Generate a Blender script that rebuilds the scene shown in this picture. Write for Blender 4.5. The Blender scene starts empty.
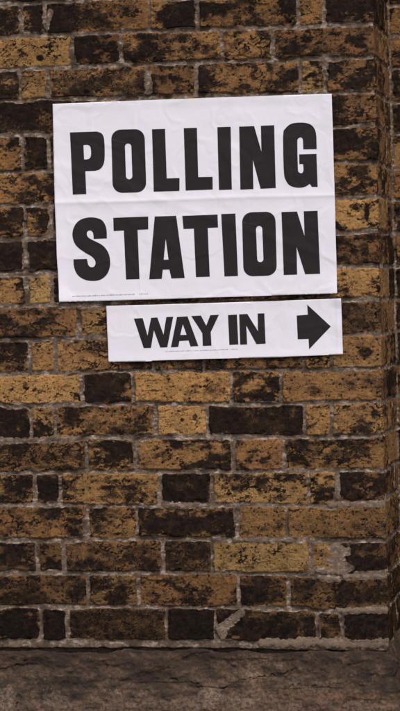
"""A polling station notice and a way-in sign on an old London stock brick wall.
Units are metres: x along the wall, y into the wall (the pier's face is y = 0), z up from the pavement.
All sizes below were surveyed from the photograph onto the wall plane."""
import bpy, bmesh, math, random
import numpy as np
from mathutils import Matrix, Vector

sc = bpy.context.scene
COL = sc.collection
random.seed(4)
rng = np.random.default_rng(11)

CAM_LOC = (0.97543, -5.82895, 1.56000)
CAM_ANGLES = (9.500, -1.100, 1.350)   # yaw, pitch, roll in degrees
CORNER = 0.3915          # x of the pier's outer corner
RETURN = 0.320           # how far the wall beyond the pier is set back
TOP = 2.95

# bed joints (x, z points, top to bottom); for every course its cross joints and its bricks:
# (bare yellow share, its lean along x, its lean along z, hue 0 yellow .. 1 red, how far grime has browned it)
WALL = {
 'beds': [[[-0.4216,2.2179],[-0.3106,2.2166],[-0.2002,2.2195],[0.0183,2.2127],[0.384,2.2144]],[[-0.4234,2.1465],[-0.3123,2.1475],[-0.202,2.1479],[-0.0923,2.1464],[0.0167,2.1443],[0.125,2.1442],[0.2327,2.1421],[0.3291,2.1436],[0.391,2.1443]],[[-0.4252,2.0761],[-0.3141,2.0753],[-0.2037,2.0765],[-0.094,2.0756],[0.015,2.0758],[0.1234,2.0745],[0.2311,2.072],[0.3168,2.074],[0.3894,2.0734]],[[-0.427,2.0057],[-0.3158,2.009],[-0.2055,2.0066],[-0.0957,2.0059],[0.0134,2.0052],[0.2294,1.9997],[0.3045,2.0002],[0.3877,1.9993]],[[-0.4288,1.9342],[-0.3067,1.9323],[0.3135,1.9265],[0.3861,1.9294]],[[-0.4309,1.854],[-0.3198,1.8527],[0.3118,1.8533],[0.3886,1.8508]],[[-0.4328,1.7802],[-0.3105,1.7789],[0.31,1.7746],[0.3891,1.7776]],[[-0.4347,1.7071],[-0.3123,1.7081],[0.3084,1.7013],[0.3875,1.7034]],[[-0.4366,1.6319],[-0.3142,1.6339],[0.3068,1.63],[0.3858,1.6301]],[[-0.4384,1.5615],[-0.3049,1.5632],[-0.2165,1.5601],[0.3158,1.5584],[0.3864,1.5589]],[[-0.4402,1.4891],[-0.329,1.4874],[-0.2182,1.4918],[0.3142,1.486],[0.3847,1.4856]],[[-0.4421,1.4151],[-0.3307,1.4165],[-0.2201,1.4152],[-0.1101,1.4153],[-0.0008,1.4132],[0.1079,1.4133],[0.2158,1.4112],[0.3232,1.4113],[0.3874,1.4122]],[[-0.4439,1.347],[-0.3325,1.3451],[-0.2218,1.3449],[-0.1118,1.3441],[-0.0025,1.3407],[0.1062,1.3404],[0.2142,1.3406],[0.3216,1.3409],[0.3858,1.3419]],[[-0.4459,1.2692],[-0.3567,1.269],[-0.2678,1.2731],[-0.2236,1.2735],[-0.1135,1.2729],[-0.0042,1.2723],[0.1045,1.27],[0.2125,1.2669],[0.2985,1.2666],[0.3885,1.2716]],[[-0.4477,1.1995],[-0.3362,1.1991],[-0.2254,1.1994],[-0.1154,1.1984],[-0.006,1.1969],[0.1028,1.1966],[0.2109,1.1952],[0.3184,1.1959],[0.3889,1.195]],[[-0.4495,1.1297],[-0.338,1.1284],[-0.2272,1.1261],[-0.1172,1.1238],[-0.0077,1.1237],[0.1011,1.1236],[0.2092,1.1202],[0.3167,1.1212],[0.3896,1.131]],[[-0.4514,1.0522],[-0.3399,1.0523],[-0.2291,1.0524],[-0.0095,1.05],[0.2074,1.0459],[0.3919,1.0436]],[[-0.4532,0.9813],[-0.3417,0.9805],[-0.2309,0.9797],[-0.0112,0.9788],[0.0976,0.9752],[0.2057,0.9724],[0.3024,0.9674],[0.3946,0.9732]],[[-0.4551,0.907],[-0.3436,0.9064],[-0.2327,0.9059],[-0.013,0.9026],[0.0959,0.9014],[0.204,0.8983],[0.3008,0.8947],[0.3951,0.9006]],[[-0.4571,0.8316],[-0.2346,0.8309],[-0.0147,0.8303],[0.0941,0.8278],[0.2024,0.8254],[0.3934,0.8216]]],
 'courses': [[[-0.3758,-0.3225,-0.0936,0.011,0.2292,0.285],[[0.12,0,0,0.5,0.25],[0.08,0,-0.2,0.5,0.25],[0.42,0.5,0,0.6,0.25],[0.36,-0.3,0.2,0.5,0.25],[0.42,0.3,0,0.6,0.25],[0.72,0,0.2,0.5,0.25],[0.12,0.1,0,0.6,0.5]]],[[-0.2646,-0.1567,0.0636,0.1738],[[0.82,0,-0.2,0.35,0.15],[0.04,0.2,0,0.9,0.2],[0.4,0,0.1,0.5,0.2],[0.3,0.1,-0.1,0.5,0.2],[0.55,0.4,0,0.75,0.5]]],[[-0.3816,-0.3194,-0.0993,0.0055,0.2302,0.2839],[[0.05,0,0,0.5,0.5],[0.68,0,-0.2,0.4,0.5],[0.3,-0.2,0.1,0.5,0.5],[0.42,0,-0.2,0.7,0.5],[0.36,0.5,-0.1,0.6,0.5],[0.85,0,0,0.15,0.15],[0.36,0.3,0,0.7,0.5]]],[[-0.2659,-0.158,0.0602,0.1705],[[0.16,0.2,-0.5,0.9,0.3],[0.4,0,0,0.5,0.3],[0.4,0,0,0.5,0.3],[0.3,0,0,0.5,0.3],[0.33,0.3,0,0.75,0.5]]],[[-0.3798,-0.3221,-0.1029,0.0041,0.2247,0.2806],[[0.27,0,0,0.6,0.4],[0.1,-0.3,0,0.5,0.4],[0.5,0.3,0,0.6,0.4],[0.4,0,0,0.5,0.4],[0.4,0,0,0.5,0.4],[0.4,0,0,0.5,0.4],[0.42,0.8,-0.3,0.6,0.5]]],[[-0.2698,-0.1618,0.0566,0.167],[[0.55,-0.8,0,0.55,0.35],[0.4,0,0,0.5,0.35],[0.4,0,0,0.5,0.35],[0.4,0,0,0.5,0.35],[0.62,-0.2,0,0.55,0.5]]],[[-0.378,-0.3203,-0.1065,0.0005,0.2212,0.2771],[[0.06,0,0,0.5,0.5],[0.5,0,0,0.5,0.5],[0.2,0,0,0.5,0.5],[0.4,0,0,0.5,0.5],[0.4,0,0,0.5,0.5],[0.4,0,0,0.5,0.5],[0.88,-0.1,0,0.4,0.15]]],[[-0.3788,-0.269,-0.0536,0.0531,0.1636],[[0.1,0,0,0.5,0.6],[0.05,0,0,0.5,0.6],[0.3,0,0,0.5,0.6],[0.3,0,0,0.5,0.6],[0.3,0,0,0.5,0.6],[0.44,0.1,0,0.7,0.6]]],[[-0.3773,-0.3217,-0.1035,0.0036,0.2201,0.2781],[[0.48,0,0,0.5,0.35],[0.9,0,0,0.2,0.15],[0.2,0,0,0.5,0.35],[0.4,0,0,0.5,0.35],[0.4,0,0,0.5,0.35],[0.4,0,0,0.5,0.35],[0.88,0.1,0,0.4,0.15]]],[[-0.2637,-0.1535,0.0649,0.1732],[[0.4,0.1,0.1,0.65,0.5],[0.58,0,0,0.4,0.5],[0.4,0,0,0.5,0.5],[0.4,0,0,0.5,0.5],[0.38,0.6,0,0.7,0.5]]],[[-0.3754,-0.3176,-0.1026,0.0088,0.2253,0.2833],[[0.24,-0.2,-0.5,0.55,0.35],[0.66,0.1,0,0.5,0.35],[0.5,-0.5,0,0.5,0.35],[0.42,-0.3,0,0.5,0.35],[0.5,0.1,0,0.65,0.35],[0.66,0,0,0.45,0.35],[0.62,-0.4,0,0.5,0.5]]],[[-0.2607,-0.1483,0.0658,0.1741],[[0.76,-0.35,0,0.4,0.05],[0.16,0.2,0,0.6,0.25],[0.86,-0.1,0,0.45,0.05],[0.32,0.6,0,0.5,0.25],[0.6,-0.6,0,0.55,0.5]]],[[-0.3757,-0.3224,-0.1006,0.0119,0.2231,0.2811],[[0.08,0,0,0.5,0.3],[0.52,0,0.5,0.45,0.3],[0.46,0.1,0,0.55,0.3],[0.8,0,0,0.4,0.05],[0.08,0.1,-0.1,0.5,0.3],[0.66,0,0,0.45,0.3],[0.66,0.1,0,0.45,0.5]]],[[-0.2544,-0.1452,0.0668,0.1772],[[0.33,0.2,0,0.55,0.4],[0.4,-0.3,-0.4,0.5,0.4],[0.46,-0.5,0,0.5,0.4],[0.7,0,-0.2,0.65,0.4],[0.58,0.3,0,0.5,0.5]]],[[-0.3705,-0.3138,-0.0943,0.0193,0.2283,0.2896],[[0.6,-0.6,0,0.4,0.3],[0.14,0,0,0.6,0.3],[0.64,0,0,0.4,0.3],[0.06,0.3,0,0.95,0.3],[0.66,0.05,0,0.3,0.3],[0.7,0,0,0.4,0.3],[0.34,0.3,0,0.75,0.5]]],[[-0.2558,-0.1466,0.072,0.1792],[[0.46,0,-0.2,0.6,0.45],[0.5,0.5,0,0.5,0.45],[0.12,-0.1,-0.1,0.5,0.45],[0.62,0,0.2,0.45,0.45],[0.62,-0.1,0.1,0.5,0.5]]],[[-0.3686,-0.3097,-0.0913,0.0158,0.2303,0.2883],[[0.28,0,-0.1,0.8,0.65],[0.3,0.1,0.1,0.65,0.65],[0.38,0.1,0.4,0.55,0.65],[0.22,0,-0.2,0.6,0.65],[0.86,0,0.1,0.2,0.15],[0.78,0,0,0.3,0.15],[0.2,0.3,0,1.0,0.65]]],[[-0.2583,-0.1469,0.0718,0.1801],[[0.32,0.1,0.1,0.65,0.75],[0.44,0,0.1,0.35,0.75],[0.48,0,0,0.6,0.6],[0.28,0.5,0,0.5,0.75],[0.32,-0.3,0,0.6,0.75]]],[[-0.3646,-0.3056,-0.0872,0.02,0.2398,0.2936],[[0.08,0.1,0.1,0.5,0.3],[0.02,0,0,0.5,0.3],[0.3,0.1,0,0.6,0.8],[0.02,0,0,0.5,0.3],[0.1,0,0,0.5,0.8],[0.2,-0.1,0,0.6,0.8],[0.16,0.4,0,0.6,0.8]]]],
}
# outlines of the notices, their lettering and the marks on the wall
SIGN = {
 'poster': [[-0.309,1.9968],[-0.2277,1.9974],[-0.1397,1.9978],[0.0132,1.9979],[0.1648,1.9977],[0.298,1.9972],[0.2988,1.8994],[0.2991,1.8186],[0.2997,1.7717],[0.2997,1.676],[0.3005,1.5729],[0.2196,1.5722],[0.0899,1.571],[-0.0844,1.5695],[-0.1943,1.5686],[-0.3043,1.5686],[-0.3054,1.6055],[-0.3074,1.6554],[-0.3086,1.7139],[-0.3096,1.7788],[-0.3099,1.8113],[-0.3098,1.8978]],
 'wayin': [[-0.2016,1.5576],[-0.1066,1.558],[0.0027,1.5585],[0.1762,1.5598],[0.3082,1.562],[0.3086,1.5053],[0.3092,1.4429],[0.1734,1.4396],[-0.0002,1.439],[-0.0439,1.4381],[-0.103,1.4374],[-0.1052,1.4363],[-0.1995,1.4367],[-0.2005,1.4949]],
 'polling': [[[[-0.2726,1.9344],[-0.2139,1.9344],[-0.2118,1.9338],[-0.2089,1.9329],[-0.2059,1.9317],[-0.2034,1.9302],[-0.2016,1.9284],[-0.2003,1.9264],[-0.1992,1.9241],[-0.1983,1.9212],[-0.1977,1.918],[-0.1973,1.9144],[-0.1971,1.9102],[-0.197,1.905],[-0.1969,1.898],[-0.197,1.8897],[-0.1973,1.8815],[-0.1977,1.8748],[-0.1983,1.8701],[-0.1991,1.8665],[-0.2001,1.8636],[-0.2014,1.8609],[-0.203,1.8582],[-0.2049,1.8559],[-0.207,1.8539],[-0.2093,1.8523],[-0.2121,1.8512],[-0.2153,1.8504],[-0.2183,1.85],[-0.2204,1.8496],[-0.2404,1.8496],[-0.2395,1.8001],[-0.2695,1.7999]],[[-0.2434,1.9058],[-0.2417,1.9059],[-0.2393,1.9061],[-0.2366,1.9062],[-0.2344,1.906],[-0.2327,1.9055],[-0.2312,1.9049],[-0.23,1.9041],[-0.229,1.903],[-0.2283,1.9017],[-0.2278,1.9001],[-0.2276,1.8983],[-0.2274,1.8962],[-0.2271,1.8938],[-0.227,1.8909],[-0.227,1.888],[-0.2272,1.8855],[-0.2276,1.8832],[-0.2281,1.8812],[-0.2289,1.8794],[-0.2298,1.878],[-0.2309,1.8769],[-0.2322,1.8762],[-0.2336,1.8757],[-0.2352,1.8754],[-0.2371,1.8751],[-0.2392,1.8751],[-0.2413,1.8751],[-0.2427,1.8752]]],[[[-0.1819,1.9155],[-0.1815,1.92],[-0.1804,1.9241],[-0.1784,1.9278],[-0.1758,1.9309],[-0.1726,1.9334],[-0.1689,1.9353],[-0.1647,1.9365],[-0.1601,1.9369],[-0.1307,1.9366],[-0.1261,1.9362],[-0.1219,1.935],[-0.1182,1.933],[-0.1149,1.9305],[-0.1123,1.9273],[-0.1103,1.9236],[-0.1091,1.9195],[-0.1086,1.915],[-0.1077,1.8218],[-0.1081,1.8173],[-0.1093,1.8132],[-0.1112,1.8095],[-0.1138,1.8064],[-0.1169,1.8038],[-0.1206,1.8019],[-0.1248,1.8008],[-0.1294,1.8004],[-0.1591,1.8005],[-0.1637,1.8009],[-0.1679,1.8021],[-0.1716,1.804],[-0.1749,1.8066],[-0.1775,1.8098],[-0.1795,1.8135],[-0.1808,1.8176],[-0.1812,1.8221]],[[-0.1524,1.899],[-0.1523,1.9005],[-0.1519,1.9019],[-0.1513,1.9032],[-0.1505,1.9042],[-0.1495,1.9051],[-0.1483,1.9058],[-0.147,1.9062],[-0.1455,1.9063],[-0.1455,1.9063],[-0.144,1.9062],[-0.1427,1.9058],[-0.1415,1.9051],[-0.1404,1.9042],[-0.1396,1.9031],[-0.1389,1.9019],[-0.1385,1.9005],[-0.1384,1.899],[-0.1376,1.8367],[-0.1377,1.8352],[-0.1381,1.8338],[-0.1387,1.8325],[-0.1395,1.8314],[-0.1405,1.8305],[-0.1416,1.8299],[-0.143,1.8295],[-0.1444,1.8293],[-0.1444,1.8293],[-0.1459,1.8294],[-0.1472,1.8298],[-0.1484,1.8304],[-0.1494,1.8313],[-0.1502,1.8323],[-0.1509,1.8336],[-0.1513,1.835],[-0.1515,1.8365]]],[[[-0.0922,1.9351],[-0.0635,1.935],[-0.0624,1.8286],[-0.0345,1.8288],[-0.0353,1.8009],[-0.0915,1.8009]]],[[[-0.0227,1.9351],[0.006,1.935],[0.0063,1.8293],[0.0374,1.8288],[0.037,1.8018],[-0.0218,1.8012]]],[[[0.0501,1.9348],[0.079,1.9347],[0.0786,1.8005],[0.0506,1.8003]]],[[[0.0974,1.9343],[0.13,1.9344],[0.1443,1.8793],[0.1445,1.9346],[0.1732,1.9349],[0.1734,1.8009],[0.1407,1.8001],[0.1255,1.8624],[0.1252,1.8],[0.097,1.7997]]],[[[0.2632,1.8808],[0.2632,1.8866],[0.2632,1.8951],[0.2632,1.904],[0.2628,1.9112],[0.2622,1.9161],[0.2613,1.9199],[0.2602,1.9229],[0.2586,1.9258],[0.2567,1.9287],[0.2544,1.9312],[0.2516,1.9333],[0.2483,1.9351],[0.2444,1.9365],[0.2399,1.9375],[0.235,1.9382],[0.2301,1.9385],[0.225,1.9386],[0.2196,1.9383],[0.2143,1.9377],[0.2097,1.9364],[0.2057,1.9346],[0.2022,1.9321],[0.1992,1.9293],[0.1967,1.9262],[0.1948,1.9243],[0.1935,1.9229],[0.1926,1.9195],[0.1919,1.9115],[0.1914,1.8957],[0.1912,1.8744],[0.1913,1.853],[0.1916,1.8368],[0.1921,1.8279],[0.1928,1.8233],[0.1937,1.8205],[0.1951,1.8175],[0.1968,1.8137],[0.1989,1.8104],[0.2013,1.8075],[0.2043,1.8051],[0.2079,1.8032],[0.212,1.8017],[0.2164,1.8007],[0.2205,1.8001],[0.2245,1.7999],[0.2284,1.8],[0.2321,1.8006],[0.2356,1.8014],[0.2389,1.8027],[0.242,1.8045],[0.2446,1.8062],[0.2465,1.8074],[0.251,1.8009],[0.2635,1.8005],[0.2625,1.8708],[0.2254,1.8709],[0.2253,1.85],[0.2335,1.8502],[0.2336,1.8478],[0.2338,1.8443],[0.2339,1.8406],[0.2338,1.8376],[0.2336,1.8357],[0.2332,1.8342],[0.2326,1.8331],[0.232,1.8321],[0.2312,1.8314],[0.2302,1.8309],[0.2292,1.8307],[0.2281,1.8308],[0.2269,1.8311],[0.2256,1.8316],[0.2244,1.8325],[0.2234,1.8337],[0.2228,1.8344],[0.2225,1.8348],[0.2223,1.8368],[0.2221,1.8423],[0.222,1.8535],[0.2219,1.8689],[0.222,1.8844],[0.2221,1.8955],[0.2222,1.9008],[0.2224,1.9026],[0.2228,1.9028],[0.2233,1.9034],[0.2241,1.9046],[0.2251,1.9056],[0.2262,1.9062],[0.2273,1.9067],[0.2284,1.9069],[0.2297,1.9068],[0.231,1.9065],[0.232,1.9059],[0.2327,1.9052],[0.2333,1.9043],[0.2337,1.9029],[0.234,1.9005],[0.2342,1.8962],[0.2343,1.8905],[0.2344,1.8851],[0.2344,1.8813]]]],
 'station': [[[[-0.1967,1.7032],[-0.1966,1.7062],[-0.1965,1.7105],[-0.1965,1.7152],[-0.1967,1.7194],[-0.1971,1.7232],[-0.1977,1.7268],[-0.1986,1.7303],[-0.1999,1.7336],[-0.2015,1.7366],[-0.2034,1.7395],[-0.2058,1.7422],[-0.2086,1.7444],[-0.2122,1.7462],[-0.2164,1.7476],[-0.2208,1.7487],[-0.2251,1.7494],[-0.2292,1.7498],[-0.2334,1.7498],[-0.2375,1.7496],[-0.2416,1.749],[-0.2457,1.7481],[-0.2498,1.7469],[-0.2537,1.7454],[-0.2572,1.7434],[-0.2604,1.7409],[-0.2632,1.7379],[-0.2658,1.7346],[-0.2679,1.7311],[-0.2697,1.7274],[-0.2711,1.7233],[-0.272,1.7192],[-0.2725,1.715],[-0.2724,1.7109],[-0.2718,1.7066],[-0.2708,1.7025],[-0.2696,1.6987],[-0.2682,1.6954],[-0.2665,1.6924],[-0.2645,1.6895],[-0.2619,1.6866],[-0.2587,1.6836],[-0.2548,1.6805],[-0.2507,1.6776],[-0.2468,1.6748],[-0.2428,1.6722],[-0.2387,1.6699],[-0.2348,1.6677],[-0.2315,1.6655],[-0.2291,1.6634],[-0.2271,1.6615],[-0.2256,1.6596],[-0.2245,1.6576],[-0.2236,1.6554],[-0.2231,1.6531],[-0.2229,1.6509],[-0.2231,1.6489],[-0.2238,1.647],[-0.2249,1.6451],[-0.2263,1.6436],[-0.2277,1.6425],[-0.2293,1.642],[-0.231,1.6418],[-0.2327,1.6421],[-0.2343,1.6427],[-0.2357,1.6435],[-0.2371,1.6447],[-0.2382,1.6462],[-0.2393,1.6482],[-0.2401,1.6511],[-0.2407,1.6546],[-0.2412,1.658],[-0.2416,1.6604],[-0.2714,1.6603],[-0.2715,1.6573],[-0.2716,1.653],[-0.2714,1.6482],[-0.2707,1.6436],[-0.2696,1.6392],[-0.268,1.6347],[-0.266,1.6304],[-0.2634,1.6265],[-0.2603,1.6232],[-0.2566,1.6203],[-0.2525,1.6178],[-0.2482,1.6158],[-0.2436,1.6142],[-0.2385,1.6131],[-0.2334,1.6125],[-0.2284,1.6123],[-0.2238,1.6124],[-0.2192,1.613],[-0.2148,1.6141],[-0.2107,1.6157],[-0.2069,1.618],[-0.2032,1.6208],[-0.2,1.6241],[-0.1972,1.6277],[-0.195,1.6316],[-0.1933,1.6359],[-0.192,1.6403],[-0.191,1.6448],[-0.1906,1.6494],[-0.1905,1.6541],[-0.1908,1.6588],[-0.1915,1.6632],[-0.1925,1.6673],[-0.1938,1.6712],[-0.1955,1.6749],[-0.1975,1.6784],[-0.1998,1.6817],[-0.2023,1.6847],[-0.2053,1.6876],[-0.2089,1.6904],[-0.2134,1.6932],[-0.2188,1.696],[-0.2241,1.6986],[-0.2285,1.7009],[-0.2317,1.7027],[-0.2342,1.7042],[-0.2362,1.7057],[-0.2378,1.7072],[-0.2391,1.7089],[-0.2399,1.7107],[-0.2403,1.7125],[-0.2405,1.7142],[-0.2403,1.7159],[-0.2397,1.7175],[-0.2389,1.719],[-0.2379,1.7201],[-0.2366,1.7208],[-0.235,1.7212],[-0.2334,1.7213],[-0.2319,1.7211],[-0.2307,1.7206],[-0.2295,1.7198],[-0.2285,1.7187],[-0.2276,1.7175],[-0.227,1.716],[-0.2266,1.7143],[-0.2263,1.7124],[-0.226,1.7105],[-0.2258,1.7085],[-0.2258,1.7063],[-0.2258,1.7043],[-0.2258,1.703]]],[[[-0.1815,1.7473],[-0.1048,1.7481],[-0.1053,1.7204],[-0.1288,1.7199],[-0.1272,1.6139],[-0.1568,1.6137],[-0.1589,1.7193],[-0.1813,1.7188]]],[[[-0.0906,1.7477],[-0.0438,1.7479],[-0.0283,1.6138],[-0.0575,1.6134],[-0.0614,1.6329],[-0.0757,1.6326],[-0.0785,1.6131],[-0.1061,1.6129]],[[-0.0675,1.6987],[-0.0732,1.6541],[-0.0627,1.6542]]],[[[-0.0305,1.7471],[0.0464,1.7481],[0.0468,1.7202],[0.0244,1.7198],[0.0262,1.6152],[-0.0038,1.6151],[-0.0059,1.7191],[-0.0284,1.7189]]],[[[0.0542,1.7488],[0.085,1.7489],[0.0873,1.6152],[0.058,1.6149]]],[[[0.0991,1.7293],[0.0995,1.7338],[0.1008,1.7379],[0.1027,1.7415],[0.1052,1.7447],[0.1084,1.7472],[0.1121,1.7491],[0.1162,1.7503],[0.1208,1.7508],[0.1498,1.7509],[0.1543,1.7505],[0.1584,1.7493],[0.1621,1.7474],[0.1652,1.7449],[0.1678,1.7418],[0.1697,1.7382],[0.1709,1.7341],[0.1713,1.7296],[0.1714,1.6358],[0.171,1.6313],[0.1698,1.6272],[0.1679,1.6235],[0.1653,1.6204],[0.1621,1.6178],[0.1585,1.6159],[0.1543,1.6146],[0.1498,1.6142],[0.1208,1.6139],[0.1163,1.6142],[0.1121,1.6154],[0.1084,1.6172],[0.1053,1.6198],[0.1027,1.6229],[0.1008,1.6265],[0.0996,1.6306],[0.0992,1.6351]],[[0.1288,1.7137],[0.1289,1.7152],[0.1293,1.7166],[0.1299,1.7179],[0.1306,1.7189],[0.1316,1.7198],[0.1328,1.7205],[0.134,1.7209],[0.1354,1.7211],[0.1354,1.7211],[0.1368,1.721],[0.1381,1.7206],[0.1393,1.72],[0.1403,1.7191],[0.1411,1.7181],[0.1417,1.7169],[0.1421,1.7155],[0.1422,1.714],[0.1431,1.6513],[0.1429,1.6497],[0.1426,1.6483],[0.142,1.6471],[0.1412,1.646],[0.1403,1.6451],[0.1391,1.6444],[0.1378,1.644],[0.1364,1.6439],[0.1364,1.6439],[0.135,1.644],[0.1337,1.6443],[0.1326,1.6449],[0.1316,1.6458],[0.1308,1.6468],[0.1302,1.6481],[0.1298,1.6495],[0.1296,1.651]]],[[[0.1845,1.7493],[0.218,1.7494],[0.2328,1.6969],[0.2323,1.7496],[0.2621,1.7498],[0.2644,1.6155],[0.2322,1.6153],[0.2152,1.674],[0.215,1.615],[0.1861,1.6149]]]],
 'way': [[[[-0.1416,1.5292],[-0.1222,1.5297],[-0.1126,1.4917],[-0.1038,1.5299],[-0.0902,1.5305],[-0.0775,1.4931],[-0.0705,1.5309],[-0.0554,1.5314],[-0.0699,1.4658],[-0.0854,1.4655],[-0.0983,1.503],[-0.1058,1.4652],[-0.1216,1.4651]]],[[[-0.0473,1.5306],[-0.0241,1.5313],[-0.0021,1.467],[-0.0194,1.4663],[-0.0232,1.4793],[-0.0429,1.4788],[-0.0462,1.466],[-0.062,1.4654]],[[-0.0348,1.5144],[-0.041,1.4915],[-0.0271,1.4916]]],[[[-0.0161,1.5318],[0.0051,1.5324],[0.0161,1.5105],[0.0256,1.5328],[0.0443,1.5332],[0.0256,1.4965],[0.0266,1.4675],[0.0075,1.467],[0.007,1.4948]]],[[[0.0638,1.5322],[0.0832,1.5328],[0.0849,1.4686],[0.0654,1.468]]],[[[0.0879,1.5331],[0.1059,1.5336],[0.1278,1.4965],[0.128,1.5339],[0.1425,1.5342],[0.1438,1.4691],[0.1239,1.4685],[0.103,1.5086],[0.104,1.4682],[0.0888,1.4679]]]],
 'arrow': [[[[0.2121,1.5277],[0.2358,1.5291],[0.2352,1.5505],[0.2846,1.5029],[0.2371,1.4552],[0.2363,1.4774],[0.2131,1.4771]]]],
 'fold': [[-0.3082,1.784],[-0.145,1.7827],[0.1166,1.7842],[0.2995,1.7824]],
 'imprint1': [[-0.2757,1.579],[-0.1105,1.5807]],
 'imprint2': [[-0.074,1.456],[0.0829,1.4579]],
 'smear': [[0.1202,0.8267,0.2024,0.8264,0.0112,0.0018,0.9],[0.2024,0.8286,0.3099,0.824,0.0133,0.0018,0.9],[0.2992,0.824,0.3913,0.8259,0.012,0.0018,0.9],[0.3024,0.9674,0.3945,0.9689,0.0086,0.002,0.8],[0.3945,0.9689,0.4119,0.9816,0.0086,0.002,0.7],[0.2858,0.8947,0.395,0.8963,0.009,0.0025,0.9],[0.2902,1.1856,0.2913,1.1364,0.0069,0.0015,0.6],[0.2901,1.1792,0.2892,1.1407,0.0069,0.0015,0.6],[0.2781,1.0296,0.3037,1.0209,0.0129,0.001,0.35],[0.2753,0.9997,0.3093,0.9866,0.014,0.001,0.35],[0.2927,1.0124,0.3006,0.9824,0.0129,0.001,0.35],[0.2448,0.9828,0.3026,0.9759,0.0086,0.001,0.4],[0.2529,0.9635,0.2873,0.9632,0.0086,0.0015,0.4],[-0.4459,1.2692,-0.3456,1.2688,0.0086,0.0015,0.35],[-0.3455,1.2699,-0.2723,1.271,0.0077,0.001,0.3],[-0.2607,1.5568,-0.221,1.5559,0.0086,0.001,0.3],[-0.3049,1.5621,-0.2166,1.5579,0.0086,0.0005,0.2],[-0.0952,1.1247,-0.0121,1.1238,0.0086,0.001,0.4],[0.2737,1.1217,0.3937,1.1224,0.0077,0.0015,0.5],[0.3937,1.1224,0.4196,1.1371,0.0077,0.0015,0.5],[0.0668,1.0487,0.1859,1.0476,0.0073,0.001,0.3],[-0.2601,1.0516,-0.259,1.095,0.0075,0.0006,0.1],[-0.3192,2.0495,-0.3201,2.0171,0.0075,0.0006,0.0],[-0.0989,2.0543,-0.0977,2.0156,0.0086,0.0008,0.1],[-0.3111,2.1961,-0.3186,2.1618,0.0065,0.0003,0.0],[0.324,0.9715,0.3947,0.9774,0.0075,0.0008,0.4]],
 'blob': [[0.0351,0.8603,0.0783,0.8914,0.0135,0.009],[0.0317,0.8571,0.0337,0.8463,0.0133,0.007]],
 'mark': [[0.3671,1.7443,0.0054,0.0194,-1.2],[0.3561,1.4468,0.0172,0.0129,-0.8],[0.354,2.114,0.0258,0.0129,-0.5],[0.3622,2.0967,0.0129,0.0054,-1],[0.3,1.8994,0.043,0.0237,-0.9],[0.3539,1.9188,0.0086,0.0194,0.6],[-0.0392,2.1765,0.0366,0.0237,-0.6],[0.1281,1.1662,0.0151,0.0301,-0.6],[0.1782,1.1806,0.0258,0.0108,-0.4],[0.2471,1.3679,0.0215,0.0129,-0.4],[-0.3357,2.0977,0.0086,0.0065,-1],[-0.3797,2.1166,0.0065,0.0043,-0.8],[-0.3412,2.1454,0.0129,0.0043,-0.6],[-0.0103,1.3811,0.0151,0.0065,-0.6],[-0.309,1.3996,0.0473,0.0258,0.5],[0.3226,1.1958,0.0301,0.0108,-0.4],[0.064,0.8398,0.0108,0.0043,1.2],[-0.387,1.3902,0.0065,0.0108,-0.6],[-0.2232,1.2897,0.0215,0.0108,0.2],[-0.0141,1.3144,0.0065,0.0086,-0.9],[-0.0426,1.3084,0.0043,0.0043,-0.9]],
 'crack_and_shade': [[[-0.0214,0.7341],[0.0092,0.7363],[0.0396,0.7298],[0.0573,0.7406],[0.0814,0.7492],[0.1184,0.7535],[0.1576,0.7578],[0.1946,0.7706]],[[-0.4586,0.7736],[-0.4317,0.7736],[-0.4,0.7888]],[[-0.4204,0.6905],[-0.4064,0.7124],[-0.4039,0.7255]],[[-0.1485,0.7407],[-0.0824,0.7493],[-0.0169,0.7406]],[[0.1308,0.7255],[0.2004,0.7384],[0.2863,0.7298]],[[-0.3033,0.7408],[-0.3073,0.756]]],
 'fleck': [[-0.3855,0.7473,0.0301,0.0194,0.6,0],[-0.3523,0.7386,0.0194,0.0194,0.6,0],[-0.2084,0.7255,0.0215,0.0065,0.7,0],[-0.138,0.7212,0.0172,0.0086,0.7,0],[0.3556,0.7576,0.0301,0.0194,0.6,0],[0.3086,0.7641,0.0258,0.0108,0.7,0],[0.3295,0.7383,0.0387,0.0065,0.5,0],[-0.291,0.7886,0.0108,0.0054,0.7,1],[-0.0747,0.7948,0.0151,0.0054,0.5,1],[0.0543,0.7967,0.0151,0.0054,0.35,1],[0.0088,0.719,0.0323,0.0194,0.75,2],[-0.4423,0.7102,0.0258,0.028,0.6,2],[-0.3263,0.7102,0.0344,0.0172,0.45,2],[0.0805,0.7104,0.0538,0.0151,0.3,2],[-0.1715,0.6995,0.0645,0.0151,0.35,3],[-0.3915,0.7735,0.0301,0.0065,0.3,2],[0.2645,0.7148,0.1505,0.0065,0.3,1],[-0.0396,0.7039,0.0645,0.0172,0.25,2],[0.1994,0.6954,0.1505,0.0172,0.7,3],[0.3774,0.7747,0.0129,0.0129,0.3,3]],
}

# ------------------------------------------------------------------ numpy noise
def _hash(ix, iy, seed):
    h = (ix.astype(np.int64) * 374761393 + iy.astype(np.int64) * 668265263 + seed * 2147483647) & 0xFFFFFFFF
    h = ((h ^ (h >> 13)) * 1274126177) & 0xFFFFFFFF
    h = (h ^ (h >> 16)) & 0xFFFFFF
    return h.astype(np.float32) / np.float32(0xFFFFFF)

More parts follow.
